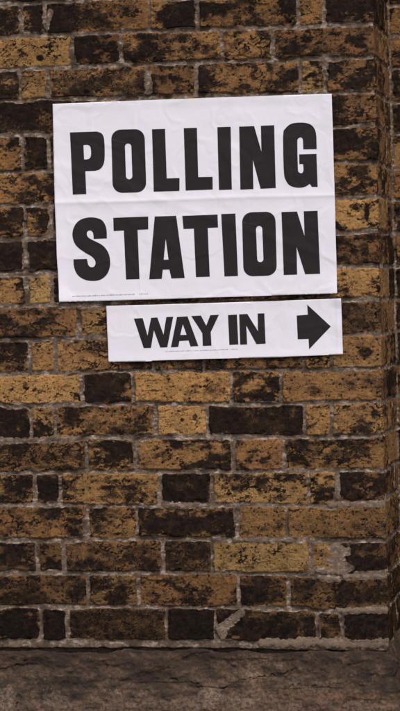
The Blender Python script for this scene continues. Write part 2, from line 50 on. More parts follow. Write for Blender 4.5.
def vnoise(x, y, seed):
    ix = np.floor(x); iy = np.floor(y)
    fx = (x - ix).astype(np.float32); fy = (y - iy).astype(np.float32)
    fx = fx * fx * fx * (fx * (fx * 6 - 15) + 10); fy = fy * fy * fy * (fy * (fy * 6 - 15) + 10)
    a = _hash(ix, iy, seed); b = _hash(ix + 1, iy, seed)
    c = _hash(ix, iy + 1, seed); d = _hash(ix + 1, iy + 1, seed)
    return (a + (b - a) * fx) * (1 - fy) + (c + (d - c) * fx) * fy

def fbm(x, y, size, octaves, seed, gain=.5, stretch=1.0):
    """0..1 noise of features `size` metres across"""
    s = 0; amp = 1; tot = 0; f = 1 / size; ca, sa = .8, .6
    for o in range(octaves):
        xx = x * f / stretch; yy = y * f
        s = s + amp * vnoise(xx * (ca if o else 1) - yy * (sa if o else 0) + 17.3 * o, xx * (sa if o else 0) + yy * (ca if o else 1) + 5.1 * o, seed + o)
        tot += amp; amp *= gain; f *= 2.03
    return s / tot

def cells(x, y, size, seed):
    """distance to the nearest of jittered points, in units of size, and that point's random number"""
    x = x / size; y = y / size; ix = np.floor(x); iy = np.floor(y)
    best = np.full(x.shape, 9, np.float32); rid = np.zeros(x.shape, np.float32)
    for dx in (-1, 0, 1):
        for dy in (-1, 0, 1):
            jx = ix + dx; jy = iy + dy
            px = jx + _hash(jx, jy, seed); py = jy + _hash(jx, jy, seed + 1)
            d = np.sqrt((px - x) ** 2 + (py - y) ** 2).astype(np.float32)
            r = _hash(jx, jy, seed + 2)
            m = d < best
            best = np.where(m, d, best); rid = np.where(m, r, rid)
    return best, rid

def sstep(a, b, x):
    t = np.clip((x - a) / (b - a), 0, 1)
    return t * t * (3 - 2 * t)

# ------------------------------------------------------------------ helpers
def empty(name, loc=(0, 0, 0)):
    o = bpy.data.objects.new(name, None); COL.objects.link(o)
    o.location = loc; o.empty_display_size = .1
    return o

def tag(o, label=None, cat=None, kind=None, group=None):
    if label: o['label'] = label
    if cat: o['category'] = cat
    if kind: o['kind'] = kind
    if group: o['group'] = group
    return o

def link_mesh(name, me, m, parent=None):
    me.materials.append(m)
    o = bpy.data.objects.new(name, me); COL.objects.link(o)
    if parent:
        o.parent = parent
        o.matrix_parent_inverse = parent.matrix_basis.inverted()
    return o

def grid_mesh(name, P, attrs, m, parent):
    """P: rows x cols x 3 array -> one smooth sheet"""
    r, c, _ = P.shape
    me = bpy.data.meshes.new(name)
    me.vertices.add(r * c)
    me.vertices.foreach_set('co', P.reshape(-1).astype(np.float32))
    i = (np.arange(r - 1)[:, None] * c + np.arange(c - 1)[None, :]).reshape(-1)
    q = np.stack([i, i + 1, i + c + 1, i + c], 1).astype(np.int32)
    n = len(q)
    me.loops.add(n * 4); me.loops.foreach_set('vertex_index', q.reshape(-1))
    me.polygons.add(n)
    me.polygons.foreach_set('loop_start', np.arange(n, dtype=np.int32) * 4)
    me.polygons.foreach_set('use_smooth', np.ones(n, dtype=bool))
    me.update(calc_edges=True)
    for k, v in attrs.items():
        a = me.attributes.new(k, 'FLOAT', 'POINT')
        a.data.foreach_set('value', v.reshape(-1).astype(np.float32))
    return link_mesh(name, me, m, parent)

class NT:
    """short hand for shader nodes"""
    def __init__(s, name):
        s.m = bpy.data.materials.new(name); s.m.use_nodes = True
        s.t = s.m.node_tree; s.t.nodes.clear()
        s.out = s.n('ShaderNodeOutputMaterial'); s.bsdf = s.n('ShaderNodeBsdfPrincipled')
        s.l(s.bsdf.outputs[0], s.out.inputs[0])
        s.co = s.n('ShaderNodeTexCoord').outputs['Object']
    def n(s, k, **kw):
        x = s.t.nodes.new(k)
        for a, b in kw.items(): setattr(x, a, b)
        return x
    def l(s, a, b): s.t.links.new(a, b)
    def put(s, v, sock):
        if isinstance(v, bpy.types.NodeSocket): s.l(v, sock)
        else: sock.default_value = v
    def math(s, op, a, b=0., c=0., clamp=False):
        x = s.n('ShaderNodeMath', operation=op, use_clamp=clamp)
        s.put(a, x.inputs[0]); s.put(b, x.inputs[1]); s.put(c, x.inputs[2])
        return x.outputs[0]
    def attr(s, name): return s.n('ShaderNodeAttribute', attribute_name=name).outputs['Fac']
    def noise(s, scale, detail=4, rough=.55, stretch=None, dist=0.):
        x = s.n('ShaderNodeTexNoise'); x.inputs['Scale'].default_value = scale
        x.inputs['Detail'].default_value = detail; x.inputs['Roughness'].default_value = rough
        x.inputs['Distortion'].default_value = dist
        v = s.co
        if stretch:
            mp = s.n('ShaderNodeMapping'); s.l(v, mp.inputs[0]); mp.inputs['Scale'].default_value = stretch
            mp.inputs['Rotation'].default_value = (0, .25, 0); v = mp.outputs[0]
        s.l(v, x.inputs['Vector'])
        return x.outputs['Fac']
    def ramp(s, fac, stops, interp='LINEAR'):
        x = s.n('ShaderNodeValToRGB'); r = x.color_ramp; r.interpolation = interp
        while len(r.elements) < len(stops): r.elements.new(.5)
        for e, (p, c) in zip(r.elements, stops):
            e.position = p; e.color = (*c, 1) if not isinstance(c, float) else (c, c, c, 1)
        s.put(fac, x.inputs[0])
        return x.outputs[0]
    def mix(s, f, a, b, mode='MIX'):
        x = s.n('ShaderNodeMix', data_type='RGBA', blend_type=mode)
        s.put(f, x.inputs[0])
        for v, k in ((a, 6), (b, 7)):
            s.put((*v, 1) if isinstance(v, tuple) and len(v) == 3 else v, x.inputs[k])
        return x.outputs[2]
    def mapr(s, v, a, b, c, d):
        x = s.n('ShaderNodeMapRange'); s.put(v, x.inputs[0])
        for k, q in enumerate((a, b, c, d)): x.inputs[k + 1].default_value = q
        return x.outputs[0]
    def bump(s, h, dist, strength=1., normal=None):
        x = s.n('ShaderNodeBump'); x.inputs['Strength'].default_value = strength
        x.inputs['Distance'].default_value = dist; s.put(h, x.inputs['Height'])
        if normal is not None: s.l(normal, x.inputs['Normal'])
        return x.outputs[0]
    def fin(s, base, rough, normal=None, spec=.3):
        s.put((*base, 1) if isinstance(base, tuple) else base, s.bsdf.inputs['Base Color'])
        s.put(rough, s.bsdf.inputs['Roughness'])
        s.bsdf.inputs['Specular IOR Level'].default_value = spec
        if normal is not None: s.l(normal, s.bsdf.inputs['Normal'])
        return s.m

# ------------------------------------------------------------------ materials
def brick_material():
    t = NT('stock_brick_and_mortar')
    fld = t.attr('bare'); hue = t.attr('hue'); mor = t.attr('mortar'); pale = t.attr('pale'); tone = t.attr('tone')
    fine = t.noise(420, 5, .62, (1, 1, 1.7)); mid = t.noise(95, 5, .6); spk = t.noise(900, 3, .6); big = t.noise(22, 4, .6)
    f = t.math('ADD', fld, t.math('MULTIPLY', t.math('SUBTRACT', fine, .5), .62))
    f = t.math('ADD', f, t.math('MULTIPLY', t.math('SUBTRACT', spk, .5), .34))
    bare = t.ramp(t.math('ADD', hue, t.math('MULTIPLY', t.math('SUBTRACT', mid, .5), .7)),
                  [(.08, (.40, .255, .100)), (.36, (.425, .235, .085)), (.60, (.31, .148, .054)), (.92, (.17, .070, .040))])
    bare = t.mix(1., bare, t.ramp(fine, [(.30, .32), (.46, .88), (.66, 1.3)]), 'MULTIPLY')
    bare = t.mix(t.ramp(big, [(.42, .0), (.68, .6)]), bare, t.mix(.6, bare, (.095, .053, .025)))
    streak = t.noise(130, 5, .66, (.3, 1, 1.5), .6)
    bare = t.mix(t.ramp(streak, [(.34, .9), (.455, 0.)]), bare, (.045, .028, .017))
    w = t.attr('wash')
    bare = t.mix(t.math('MULTIPLY', w, t.mapr(t.noise(60, 5, .65, (.5, 1, 1.2)), .32, .62, .25, 1.)), bare, t.mix(fine, (.040, .024, .014), (.155, .095, .051)))
    brown = t.mix(mid, (.043, .0245, .0135), (.135, .076, .037))
    soot = t.mix(fine, (.0027, .0018, .0015), (.021, .0125, .0085))
    soot = t.mix(t.ramp(big, [(.5, 0.), (.75, .5)]), soot, (.052, .031, .017))
    soot = t.mix(t.math('MULTIPLY', w, t.mapr(t.noise(75, 5, .65), .45, .65, 0., .8)), soot, (.06, .036, .020))
    c = t.mix(t.mapr(f, .33, .50, 0, 1), soot, brown)
    c = t.mix(t.mapr(f, .46, .66, 0, 1), c, bare)
    # pin holes burnt black in the clay
    v = t.n('ShaderNodeTexVoronoi', feature='F1'); v.inputs['Scale'].default_value = 190; t.l(t.co, v.inputs['Vector'])
    vr = t.n('ShaderNodeSeparateColor'); t.l(v.outputs['Color'], vr.inputs[0])
    hole = t.math('MULTIPLY', t.mapr(t.math('ADD', v.outputs['Distance'], t.math('MULTIPLY', t.math('SUBTRACT', spk, .5), .9)), .12, .34, 1, 0), t.mapr(vr.outputs[0], .66, .80, 0, 1))
    c = t.mix(t.math('MULTIPLY', hole, .85), c, (.018, .014, .011))
    tn = t.n('ShaderNodeCombineColor')
    for k in range(3): t.l(tone, tn.inputs[k])
    c = t.mix(1., c, tn.outputs[0], 'MULTIPLY')
    g = t.mix(t.ramp(mid, [(.3, 0.), (.7, 1.)]), (.088, .061, .044), (.235, .172, .126))
    g = t.mix(t.ramp(t.noise(110, 5, .62, (.6, 1, 1.3)), [(.52, 0.), (.61, .85)]), g, (.41, .325, .275))
    g = t.mix(t.math('MULTIPLY', pale, t.mapr(fine, .3, .6, .6, 1.)), g, (.19, .134, .096))
    g = t.mix(t.ramp(spk, [(.3, .6), (.45, 0.)]), g, (.05, .04, .033))
    g = t.mix(t.math('MULTIPLY', t.mapr(t.noise(32, 5, .65), .46, .62, 0., .9), t.math('SUBTRACT', 1.15, pale, clamp=True)), g, (.065, .044, .030))
    m = t.math('ADD', mor, t.math('MULTIPLY', t.math('SUBTRACT', fine, .5), .55))
    m = t.mapr(m, .42, .58, 0, 1)
    c = t.mix(m, c, g)
    h = t.math('ADD', t.math('MULTIPLY', fine, .7), t.math('MULTIPLY', spk, .35))
    h = t.math('SUBTRACT', h, t.math('MULTIPLY', hole, .8))
    rough = t.mapr(f, .35, .6, .62, .93)
    return t.fin(c, rough, t.bump(h, .0015, 1.), .07)

def plinth_material():
    t = NT('weathered_render')
    big = t.noise(9, 6, .65, (.5, 1, 1.)); mid = t.noise(48, 6, .62, (.6, 1, 1.2)); fine = t.noise(300, 5, .65); spk = t.noise(750, 3, .6)
    k = t.math('ADD', t.math('MULTIPLY', big, .5), t.math('MULTIPLY', mid, .5))
    c = t.ramp(k, [(.38, (.013, .0085, .006)), (.46, (.050, .033, .022)), (.54, (.120, .073, .047)), (.65, (.225, .148, .102))])
    c = t.mix(t.math('MULTIPLY', t.attr('pinkish'), t.mapr(mid, .3, .6, .4, 1)), c, (.18, .112, .080))
    c = t.mix(t.math('MULTIPLY', t.attr('light'), t.mapr(fine, .4, .55, .35, 1)), c, (.25, .18, .135))
    c = t.mix(t.mapr(t.math('ADD', t.math('MULTIPLY', t.attr('fleck'), .8), t.math('MULTIPLY', t.math('SUBTRACT', t.noise(210, 5, .68), .5), 2.2)), .66, .95, 0, .75), c, (.32, .27, .23))
    c = t.mix(t.math('MULTIPLY', t.attr('orange'), t.mapr(fine, .35, .5, .2, 1)), c, (.24, .115, .06))
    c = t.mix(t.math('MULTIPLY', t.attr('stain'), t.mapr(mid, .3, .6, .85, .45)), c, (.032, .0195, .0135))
    c = t.mix(t.math('MULTIPLY', t.mapr(t.noise(140, 5, .7), .42, .56, .7, 0), 1.), c, (.03, .021, .015))
    c = t.mix(t.attr('crack_and_shade'), c, (.012, .010, .009))  # dark cracks and the painted shadow line under the mortar ledge
    c = t.mix(t.ramp(spk, [(.3, .7), (.45, 0.)]), c, (.02, .016, .013))
    h = t.math('ADD', t.math('MULTIPLY', mid, 1.), t.math('MULTIPLY', fine, .5))
    return t.fin(c, .9, t.bump(h, .0035, .9), .25)

def paper_material():
    t = NT('notice_paper')
    c = t.mix(t.noise(700, 3, .5), (.76, .735, .81), (.79, .765, .84))
    c = t.mix(t.ramp(t.noise(14, 4, .6), [(.45, 0.), (.8, .2)]), c, (.72, .68, .70))
    h = t.math('ADD', t.math('MULTIPLY', t.noise(60, 3, .5), 1.), t.math('MULTIPLY', t.noise(600, 3, .6), .08))
    return t.fin(c, .62, t.bump(h, .0006, .8), .35)

def ink_material():
    t = NT('printing_ink')
    c = t.mix(t.noise(500, 4, .6), (.012, .0085, .0095), (.019, .0145, .0155))
    c = t.mix(t.ramp(t.noise(1300, 2, .5), [(.62, 0.), (.78, .35)]), c, (.06, .05, .055))
    return t.fin(c, .6, t.bump(t.noise(60, 3, .5), .0006, .8), .25)

def imprint_material():
    t = NT('faint_small_print')
    return t.fin(t.mix(t.noise(900, 2, .5), (.17, .16, .20), (.42, .40, .45)), .6)

def pavement_material():
    t = NT('paving')
    b = t.n('ShaderNodeTexBrick'); t.l(t.co, b.inputs['Vector']); b.offset = .5
    b.inputs['Color1'].default_value = (.17, .16, .145, 1); b.inputs['Color2'].default_value = (.22, .205, .185, 1)
    b.inputs['Mortar'].default_value = (.06, .055, .05, 1); b.inputs['Scale'].default_value = 1
    b.inputs['Brick Width'].default_value = .9; b.inputs['Row Height'].default_value = .6; b.inputs['Mortar Size'].default_value = .006
    c = t.mix(1., b.outputs[0], t.ramp(t.noise(6, 8, .65), [(.3, .65), (.7, 1.1)]), 'MULTIPLY')
    return t.fin(c, .85, t.bump(t.noise(120, 5, .6), .003, .6))

M_BRICK, M_PLINTH, M_PAPER = brick_material(), plinth_material(), paper_material()
M_INK, M_IMPRINT, M_PAVE = ink_material(), imprint_material(), pavement_material()

# ------------------------------------------------------------------ the wall, unrolled: s < 0 the pier's face,
# 0 < s < RETURN its side, beyond that the wall set back
def steps(*spans):
    out = []
    for a, b, d in spans:
        n = max(1, round((b - a) / d)); out.append(np.linspace(a, b, n, endpoint=False))
    return np.concatenate(out + [[spans[-1][1]]])

S_ = steps((-1.9, -.89, .007), (-.89, -.012, .0016), (-.012, .012, .0008), (.012, RETURN - .01, .0022), (RETURN - .01, RETURN + .06, .0018), (RETURN + .06, RETURN + 1.4, .007))

def place(S, Z, Hh):
    """turn (s, z, height out of the wall) into points, with rounded corners"""
    r = .004
    x = np.empty_like(S); y = np.empty_like(S); nx = np.zeros_like(S); ny = np.zeros_like(S)
    a = np.clip((S + r) / (2 * r), 0, 1) * math.pi / 2          # outer corner
    front = S <= RETURN / 2
    x0 = CORNER - r + np.where(S < -r, S + r, 0) + r * np.sin(a) ; y0 = r - r * np.cos(a) + np.where(S > r, S - r, 0)
    nx0 = np.sin(a); ny0 = -np.cos(a)
    b = np.clip((S - RETURN + r) / (2 * r), 0, 1) * math.pi / 2   # inner corner
    x1 = CORNER + r - r * np.cos(b) + np.where(S > RETURN + r, S - RETURN - r, 0)
    y1 = np.where(S < RETURN - r, S, RETURN - r + r * np.sin(b))
    nx1 = np.cos(b); ny1 = -np.sin(b)
    x = np.where(front, x0, x1); y = np.where(front, y0, y1)
    nx = np.where(front, nx0, nx1); ny = np.where(front, ny0, ny1)
    return np.stack([x + nx * Hh, y + ny * Hh, Z], -1)

def capsule(U, Z, x0, z0, x1, z1):
    dx, dz = x1 - x0, z1 - z0; L = dx * dx + dz * dz + 1e-9
    t = np.clip(((U - x0) * dx + (Z - z0) * dz) / L, 0, 1)
    return np.hypot(U - x0 - t * dx, Z - z0 - t * dz)

def build_brickwork(parent):
    Zs = steps((.775, 2.25, .0016), (2.25, TOP, .007))
    S, Z = np.meshgrid(S_, Zs)
    U = CORNER + np.minimum(S, 0)                    # x on the pier's face, held constant round the corner
    # ragged edges
    Sw = S + (fbm(S, Z, .011, 3, 5) - .5) * .0045
    wob = (fbm(S, Z, .03, 4, 9) - .5) * .0075
    Zw = Z + wob
    beds = [np.interp(U, [p[0] for p in b], [p[1] for p in b]) for b in WALL['beds']]
    courses = [(list(r), [list(q) for q in b]) for r, b in WALL['courses']]
    # courses above the picture
    pats = [courses[0][0], courses[1][0]]
    k = 0; extra_beds = []; extra = []
    z = 0
    while True:
        k += 1; z = 2.2155 + k * .0713
        if z > TOP + .1: break
        extra_beds.insert(0, np.full_like(Z, z)); extra.insert(0, (list(pats[k % 2]), None))
    beds = extra_beds + beds
    courses = extra + courses
    ST, HD = .218, .107
    mort = np.ones_like(Z); sd = np.full_like(Z, -1.); bare = np.zeros_like(Z); hue = np.full_like(Z, .5); tone = np.ones_like(Z); off = np.zeros_like(Z); firm = np.ones_like(Z); wash = np.zeros_like(Z)
    hj = .0041 + (fbm(S, Z, .10, 3, 21) - .5) * .0052
    for ci, (perps, br) in enumerate(courses):
        zt, zb = beds[ci], beds[ci + 1]
        sel = (Zw <= zt) & (Zw > zb)
        n_ = ci - len(extra); course_tone = float(np.interp(n_, [-1, 0, 3, 13, 15, 18], [.82, .88, 1, 1, .82, .66]))     # lowest and topmost courses toned darker
        even = len(perps) >= 6 or (br is None and perps[0] < -.3)
        p = [q - CORNER for q in perps]
        # to the left of the picture
        left = []; q = p[0]; head = not even if len(perps) < 6 else False
        seq = [HD, ST] if len(p) >= 6 else [ST, HD]
        seq = [ST, HD] 
        i = 0
        while q > -2.1:
            q -= seq[i % 2] + random.uniform(-.003, .003); left.append(q); i += 1
        rt = [.218, RETURN] if len(p) >= 6 else [.106, RETURN]
        q = RETURN; i = 0; right = []
        q += .055 if len(p) >= 6 else .16
        while q < RETURN + 1.6:
            right.append(q); q += [HD, ST][i % 2] + random.uniform(-.003, .003); i += 1
        allp = np.array(sorted(left + p + rt + right))
        nl, nr = len(left), len(rt) + len(right)
        if br is None:
            br = [[random.choice((.05, .15, .35, .5, .65, .85)), random.uniform(-.4, .4), random.uniform(-.3, .3), random.uniform(.3, .7), random.uniform(.1, .6)] for _ in range(len(p) + 1)]
        def rb(dark=0): return [max(.03, random.choice((.05, .2, .35, .45, .6, .8)) - dark), random.uniform(-.4, .4), random.uniform(-.3, .3), random.uniform(.3, .8), random.uniform(.1, .7)]
        props = [rb() for _ in range(nl)] + br + [rb(0) for _ in range(nr)]
        idx = np.searchsorted(allp, Sw[sel])
        lo = np.concatenate([[-9.], allp])[idx]; hi = np.concatenate([allp, [9.]])[idx]
        z1 = zt[sel] - hj[sel]; z0 = zb[sel] + hj[sel]
        s1 = hi - hj[sel] * .95; s0 = lo + hj[sel] * .95
        w_, v_ = Sw[sel], Zw[sel]
        # a closed corner: the brick runs round it
        dz = np.minimum(z1 - v_, v_ - z0); ds = np.minimum(s1 - w_, w_ - s0)
        r = .0045
        ax, az = np.maximum(r - ds, 0), np.maximum(r - dz, 0)
        d = np.where((ds < r) & (dz < r), r - np.hypot(ax, az), np.minimum(ds, dz))
        sd[sel] = d
        P = np.array(props)[idx]
        P[:, 0] += .12 * (w_ > .004) * (w_ < RETURN); P[:, 4] = np.where(w_ > 0, np.maximum(P[:, 4], .5), P[:, 4])
        cx = (w_ - (s0 + s1) / 2) / np.maximum((s1 - s0) / 2, .01); cz = (v_ - (z0 + z1) / 2) / .03
        cx = np.clip(cx, -1.2, 1.2)
        bare[sel] = P[:, 0] + .42 * P[:, 1] * cx + .42 * P[:, 2] * cz
        hue[sel] = P[:, 3]; wash[sel] = P[:, 4]
        jit = np.array([[random.uniform(-.0011, .0011), random.uniform(-.001, .001), random.uniform(-.0009, .0009), random.uniform(.85, 1.08) * course_tone, random.choice((.55, .8, 1.1, 1.5))] for _ in props])[idx]
        off[sel] = jit[:, 0] + jit[:, 1] * cx + jit[:, 2] * cz
        tone[sel] = jit[:, 3]; firm[sel] = jit[:, 4]
    # where the soot skin survives and where it has worn or spalled away
    n1 = fbm(S, Z, .030, 5, 31, .62, 1.5); n2 = fbm(S, Z, .0085, 3, 41, .6, 1.8)
    base = np.clip(bare, 0, 1.1)
    f = .5 + (base - .5) * .66 + ((n1 - .5) * 1.15 + (n2 - .5) * .55) * firm * (1 - .35 * wash)
    # curling cracks in the fired skin, soot lodged in them
    rg = 1 - np.abs(2 * fbm(Sw, Zw, .022, 4, 53, .58, 1.7) - 1)
    f = f - .34 * sstep(.90, .985, rg) * sstep(.40, .60, fbm(S, Z, .06, 2, 57)) + .10 * sstep(.80, .90, rg) * sstep(.95, .90, rg)
    for x, z, rx, rz, dlt in SIGN['mark']:
        q = np.hypot((U - x) / rx, (Z - z) / rz); f = f + dlt * .45 * sstep(1.3, .5, q) * (S < .004)
    f = f + .10 * sstep(.009, .002, sd) * sstep(.45, .6, fbm(S, Z, .05, 2, 77))      # worn arrises
    bare_m = sstep(.46, .56, f)
    # relief
    edge = sstep(-.0018, .0028, sd + (fbm(S, Z, .006, 2, 61) - .5) * .0022)
    chips = sstep(.63, .72, fbm(S, Z, .017, 3, 83)) * sstep(.013, .004, sd)
    pit_d, pit_r = cells(S, Z, .0085, 91)
    pit = sstep(.34, .10, pit_d + (fbm(S, Z, .004, 2, 95) - .5) * .5) * (pit_r > .70)
    brick_h = off + (fbm(S, Z, .02, 4, 101) - .5) * .0034 + (fbm(S, Z, .005, 2, 111) - .5) * .0012 - .0009 * bare_m - pit * .0016 * (.4 + bare_m) - chips * .003
    f = f - pit * .22
    mort_h = -.0046 + (fbm(S, Z, .04, 3, 121) - .5) * .0050 + (fbm(S, Z, .005, 2, 131) - .5) * .0011
    # struck joints: the pointing leans back towards the top
    gap = sstep(.62, .72, fbm(S, Z, .05, 4, 171, .6, 2.)); mort_h = mort_h - .004 * gap
    h = mort_h * (1 - edge) + brick_h * edge
    mort = 1 - edge
    mort = np.maximum(mort, chips * .3)
    pale = np.zeros_like(Z)
    # pointing smeared over the arrises
    sm = sstep(.57, .66, fbm(S, Z, .045, 4, 141)) * sstep(.007, .0, sd)
    h = h + sm * (1 - edge * .5) * .002; mort = np.maximum(mort, sm * .8)
    frag = .5 * fbm(S, Z, .016, 3, 151) + .5 * fbm(S, Z, .005, 3, 155)
    for x0, z0, x1, z1, r, hh, pl in SIGN['smear']:
        d = capsule(S + CORNER, Z, x0, z0, x1, z1) + (frag - .5) * r * 1.3
        m = sstep(r * 1.12, r * .55, d)
        flat = -.0005 + hh * sstep(r * 1.1, 0, d) + (fbm(S, Z, .02, 3, 161) - .5) * .0014
        h = np.where(m > 0, np.maximum(h, flat) * m + h * (1 - m), h)
        mort = np.maximum(mort, m); pale = np.maximum(pale, m * pl)
    # recessed gap over the rendered foot, with the mortar ledge's shadow painted in dark
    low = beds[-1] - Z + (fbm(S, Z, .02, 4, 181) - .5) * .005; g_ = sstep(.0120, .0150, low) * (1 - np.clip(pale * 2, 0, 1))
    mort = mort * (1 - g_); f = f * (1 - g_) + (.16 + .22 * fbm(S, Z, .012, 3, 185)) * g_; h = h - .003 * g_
    P = place(S, Z, h)
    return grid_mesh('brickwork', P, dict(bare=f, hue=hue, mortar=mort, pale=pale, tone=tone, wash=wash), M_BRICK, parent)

def build_plinth(parent):
    Zs = steps((0, .64, .008), (.64, .7995, .0016), (.7995, .8125, .0007))
    S, Z = np.meshgrid(S_, Zs)
    U = CORNER + S
    wavy = (fbm(S, Z * 0, .05, 4, 201) - .5) * .008
    d = .8125 - Z                         # below the top edge
    slope = .002 + .030 * sstep(0, .14, d) + .004 * sstep(0, .02, d)
    h = slope + (fbm(S, Z, .11, 5, 211, .6, 1.8) - .5) * .026 * sstep(0, .03, d) + (fbm(S, Z, .03, 4, 215, .6, 1.6) - .5) * .013 * sstep(0, .02, d) + (fbm(S, Z, .006, 3, 221) - .5) * .0028
    # broken layers of render: small ledges
    lay = fbm(S, Z + .02 * (fbm(S, Z, .2, 3, 225) - .5), .06, 4, 231, .55, 3.2)
    h = h - .0018 * sstep(.46, .56, lay) * sstep(0, .03, d) - .0022 * sstep(.60, .64, lay)
    h = h - .015 * sstep(.006, 0, d) - .003                   # rounded into the wall at the top
    crack_and_shade = np.zeros_like(Z)
    fr = (fbm(S, Z, .01, 3, 241) - .5) * .016
    for pts in SIGN['crack_and_shade']:
        for (x0, z0), (x1, z1) in zip(pts[:-1], pts[1:]):
            q = capsule(U, Z + fr, x0, z0, x1, z1)
            crack_and_shade = np.maximum(crack_and_shade, sstep(.0022, .0004, q + (fr + .003) * .25))
            h = np.where((Z > z0 + (z1 - z0) * .5) & (q < .02), h + .0018 * sstep(.02, .003, q), h)
    h = h - crack_and_shade * .004
    A = {k: np.zeros_like(Z) for k in ('fleck', 'orange', 'light', 'pinkish')}
    nn = (fbm(S, Z, .015, 3, 251) - .5) * .9
    for x, z, rx, rz, st, kind in SIGN['fleck']:
        q = np.hypot((U - x) / rx, (Z - z) / rz) + nn
        a = A[('fleck', 'orange', 'light', 'pinkish')[int(kind)]]
        np.maximum(a, st * sstep(1.15, .7, q), out=a)
    A['pinkish'] = np.maximum(A['pinkish'], .6 * sstep(.712, .695, Z + (fbm(S, Z, .06, 3, 261) - .5) * .03))
    A['crack_and_shade'] = np.maximum(crack_and_shade, .85 * sstep(.0042, .002, d + (fr) * .25))  # cracks, plus the ledge's shadow painted as a dark line along the top
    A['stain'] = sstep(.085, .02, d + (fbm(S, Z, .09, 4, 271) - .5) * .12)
    # stone-like lump at the foot of the corner
    q = np.hypot((S - .03) / .05, (Z - .775) / .03); h = h + .007 * sstep(1., .2, q)
    P = place(S, Z, h)
    P[..., 2] += ((fbm(S, Z * 0, .07, 5, 205, .65) - .5) * .017 + .0005) * sstep(.03, 0, d)          # a crumbling, uneven top edge
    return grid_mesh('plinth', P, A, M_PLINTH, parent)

def build_smear(parent):
    """a trowel-thick dab of old mortar with a drooping tail, standing proud of the bottom course"""
    (x0, z0, x1, z1, r, hh), (a0, b0, a1, b1, r2, h2) = SIGN['blob']
    xs = np.linspace(min(x0, a0) - .022, x1 + .022, 110); zs = np.linspace(b1 - .016, z1 + .022, 96)
    X, Z = np.meshgrid(xs, zs)
    n = fbm(X, Z, .012, 3, 301) - .5
    t = np.clip(((X - x0) * (x1 - x0) + (Z - z0) * (z1 - z0)) / ((x1 - x0) ** 2 + (z1 - z0) ** 2), 0, 1)
    d = np.minimum(capsule(X, Z, x0, z0, x1, z1) - (r + .001 * np.sin(t * 3.1) - .004 * t * t), capsule(X, Z, a0, b0, a1, b1) - r2) + n * .0075 + (fbm(X, Z, .004, 2, 321) - .5) * .004
    h = -.008 + (.0105 + .003 * t) * sstep(.0018, -.0035, d) + (fbm(X, Z, .016, 5, 311, .68) - .5) * .0052
    P = np.stack([X, -h, Z], -1)
    one = np.ones_like(X)
    return grid_mesh('mortar_dab', P, dict(bare=one * .5, hue=one * .5, mortar=one, pale=.25 + .6 * fbm(X, Z, .02, 3, 331), tone=one), M_BRICK, parent)

wall = empty('brick_wall', (0, .15, 0))
tag(wall, 'old soot-blackened yellow stock brick wall with a projecting pier edge and rough rendered foot', 'brick wall')
build_brickwork(wall); build_plinth(wall); build_smear(wall)
# the body of the wall behind its face
bm = bmesh.new()
def box(bm, a, b):
    v = [bm.verts.new((x, y, z)) for x in (a[0], b[0]) for y in (a[1], b[1]) for z in (a[2], b[2])]
    for f in ((0, 1, 3, 2), (4, 6, 7, 5), (0, 4, 5, 1), (2, 3, 7, 6), (0, 2, 6, 4), (1, 5, 7, 3)): bm.faces.new([v[i] for i in f])
box(bm, (CORNER - 1.895, .012, 0), (CORNER - .012, RETURN + .25, TOP - .004))
box(bm, (CORNER - .0119, RETURN + .012, 0), (CORNER + 1.39, RETURN + .2499, TOP - .0045))
bmesh.ops.recalc_face_normals(bm, faces=bm.faces)
me = bpy.data.meshes.new('core'); bm.to_mesh(me); bm.free()
link_mesh('core', me, M_PLINTH, wall)

# ------------------------------------------------------------------ the two paper signs
def cross_cut(bm, x0, x1, z0, z1, step):
    for i in range(int((x1 - x0) / step) + 1):
        g = bm.verts[:] + bm.edges[:] + bm.faces[:]
        bmesh.ops.bisect_plane(bm, geom=g, plane_co=(x0 + i * step, 0, 0), plane_no=(1, 0, 0), dist=1e-6)
    for i in range(int((z1 - z0) / step) + 1):
        g = bm.verts[:] + bm.edges[:] + bm.faces[:]
        bmesh.ops.bisect_plane(bm, geom=g, plane_co=(0, 0, z0 + i * step), plane_no=(0, 0, 1), dist=1e-6)

def flat_shape(groups, bounds, step):
    bm = bmesh.new()
    for loops in groups:
        edges = []
        for lp in loops:
            vs = [bm.verts.new((x, 0, z)) for x, z in lp]
            edges += [bm.edges.new((vs[i], vs[(i + 1) % len(vs)])) for i in range(len(vs))]
        bmesh.ops.triangle_fill(bm, use_beauty=True, use_dissolve=False, edges=edges, normal=(0, -1, 0))
    cross_cut(bm, *bounds, step)
    return bm

def fold_z(x): return float(np.interp(x, [p[0] for p in SIGN['fold']], [p[1] for p in SIGN['fold']]))

def _fb(x, z, size, octv, seed): return float(fbm(np.array([x]), np.array([z]), size, octv, seed)[0])

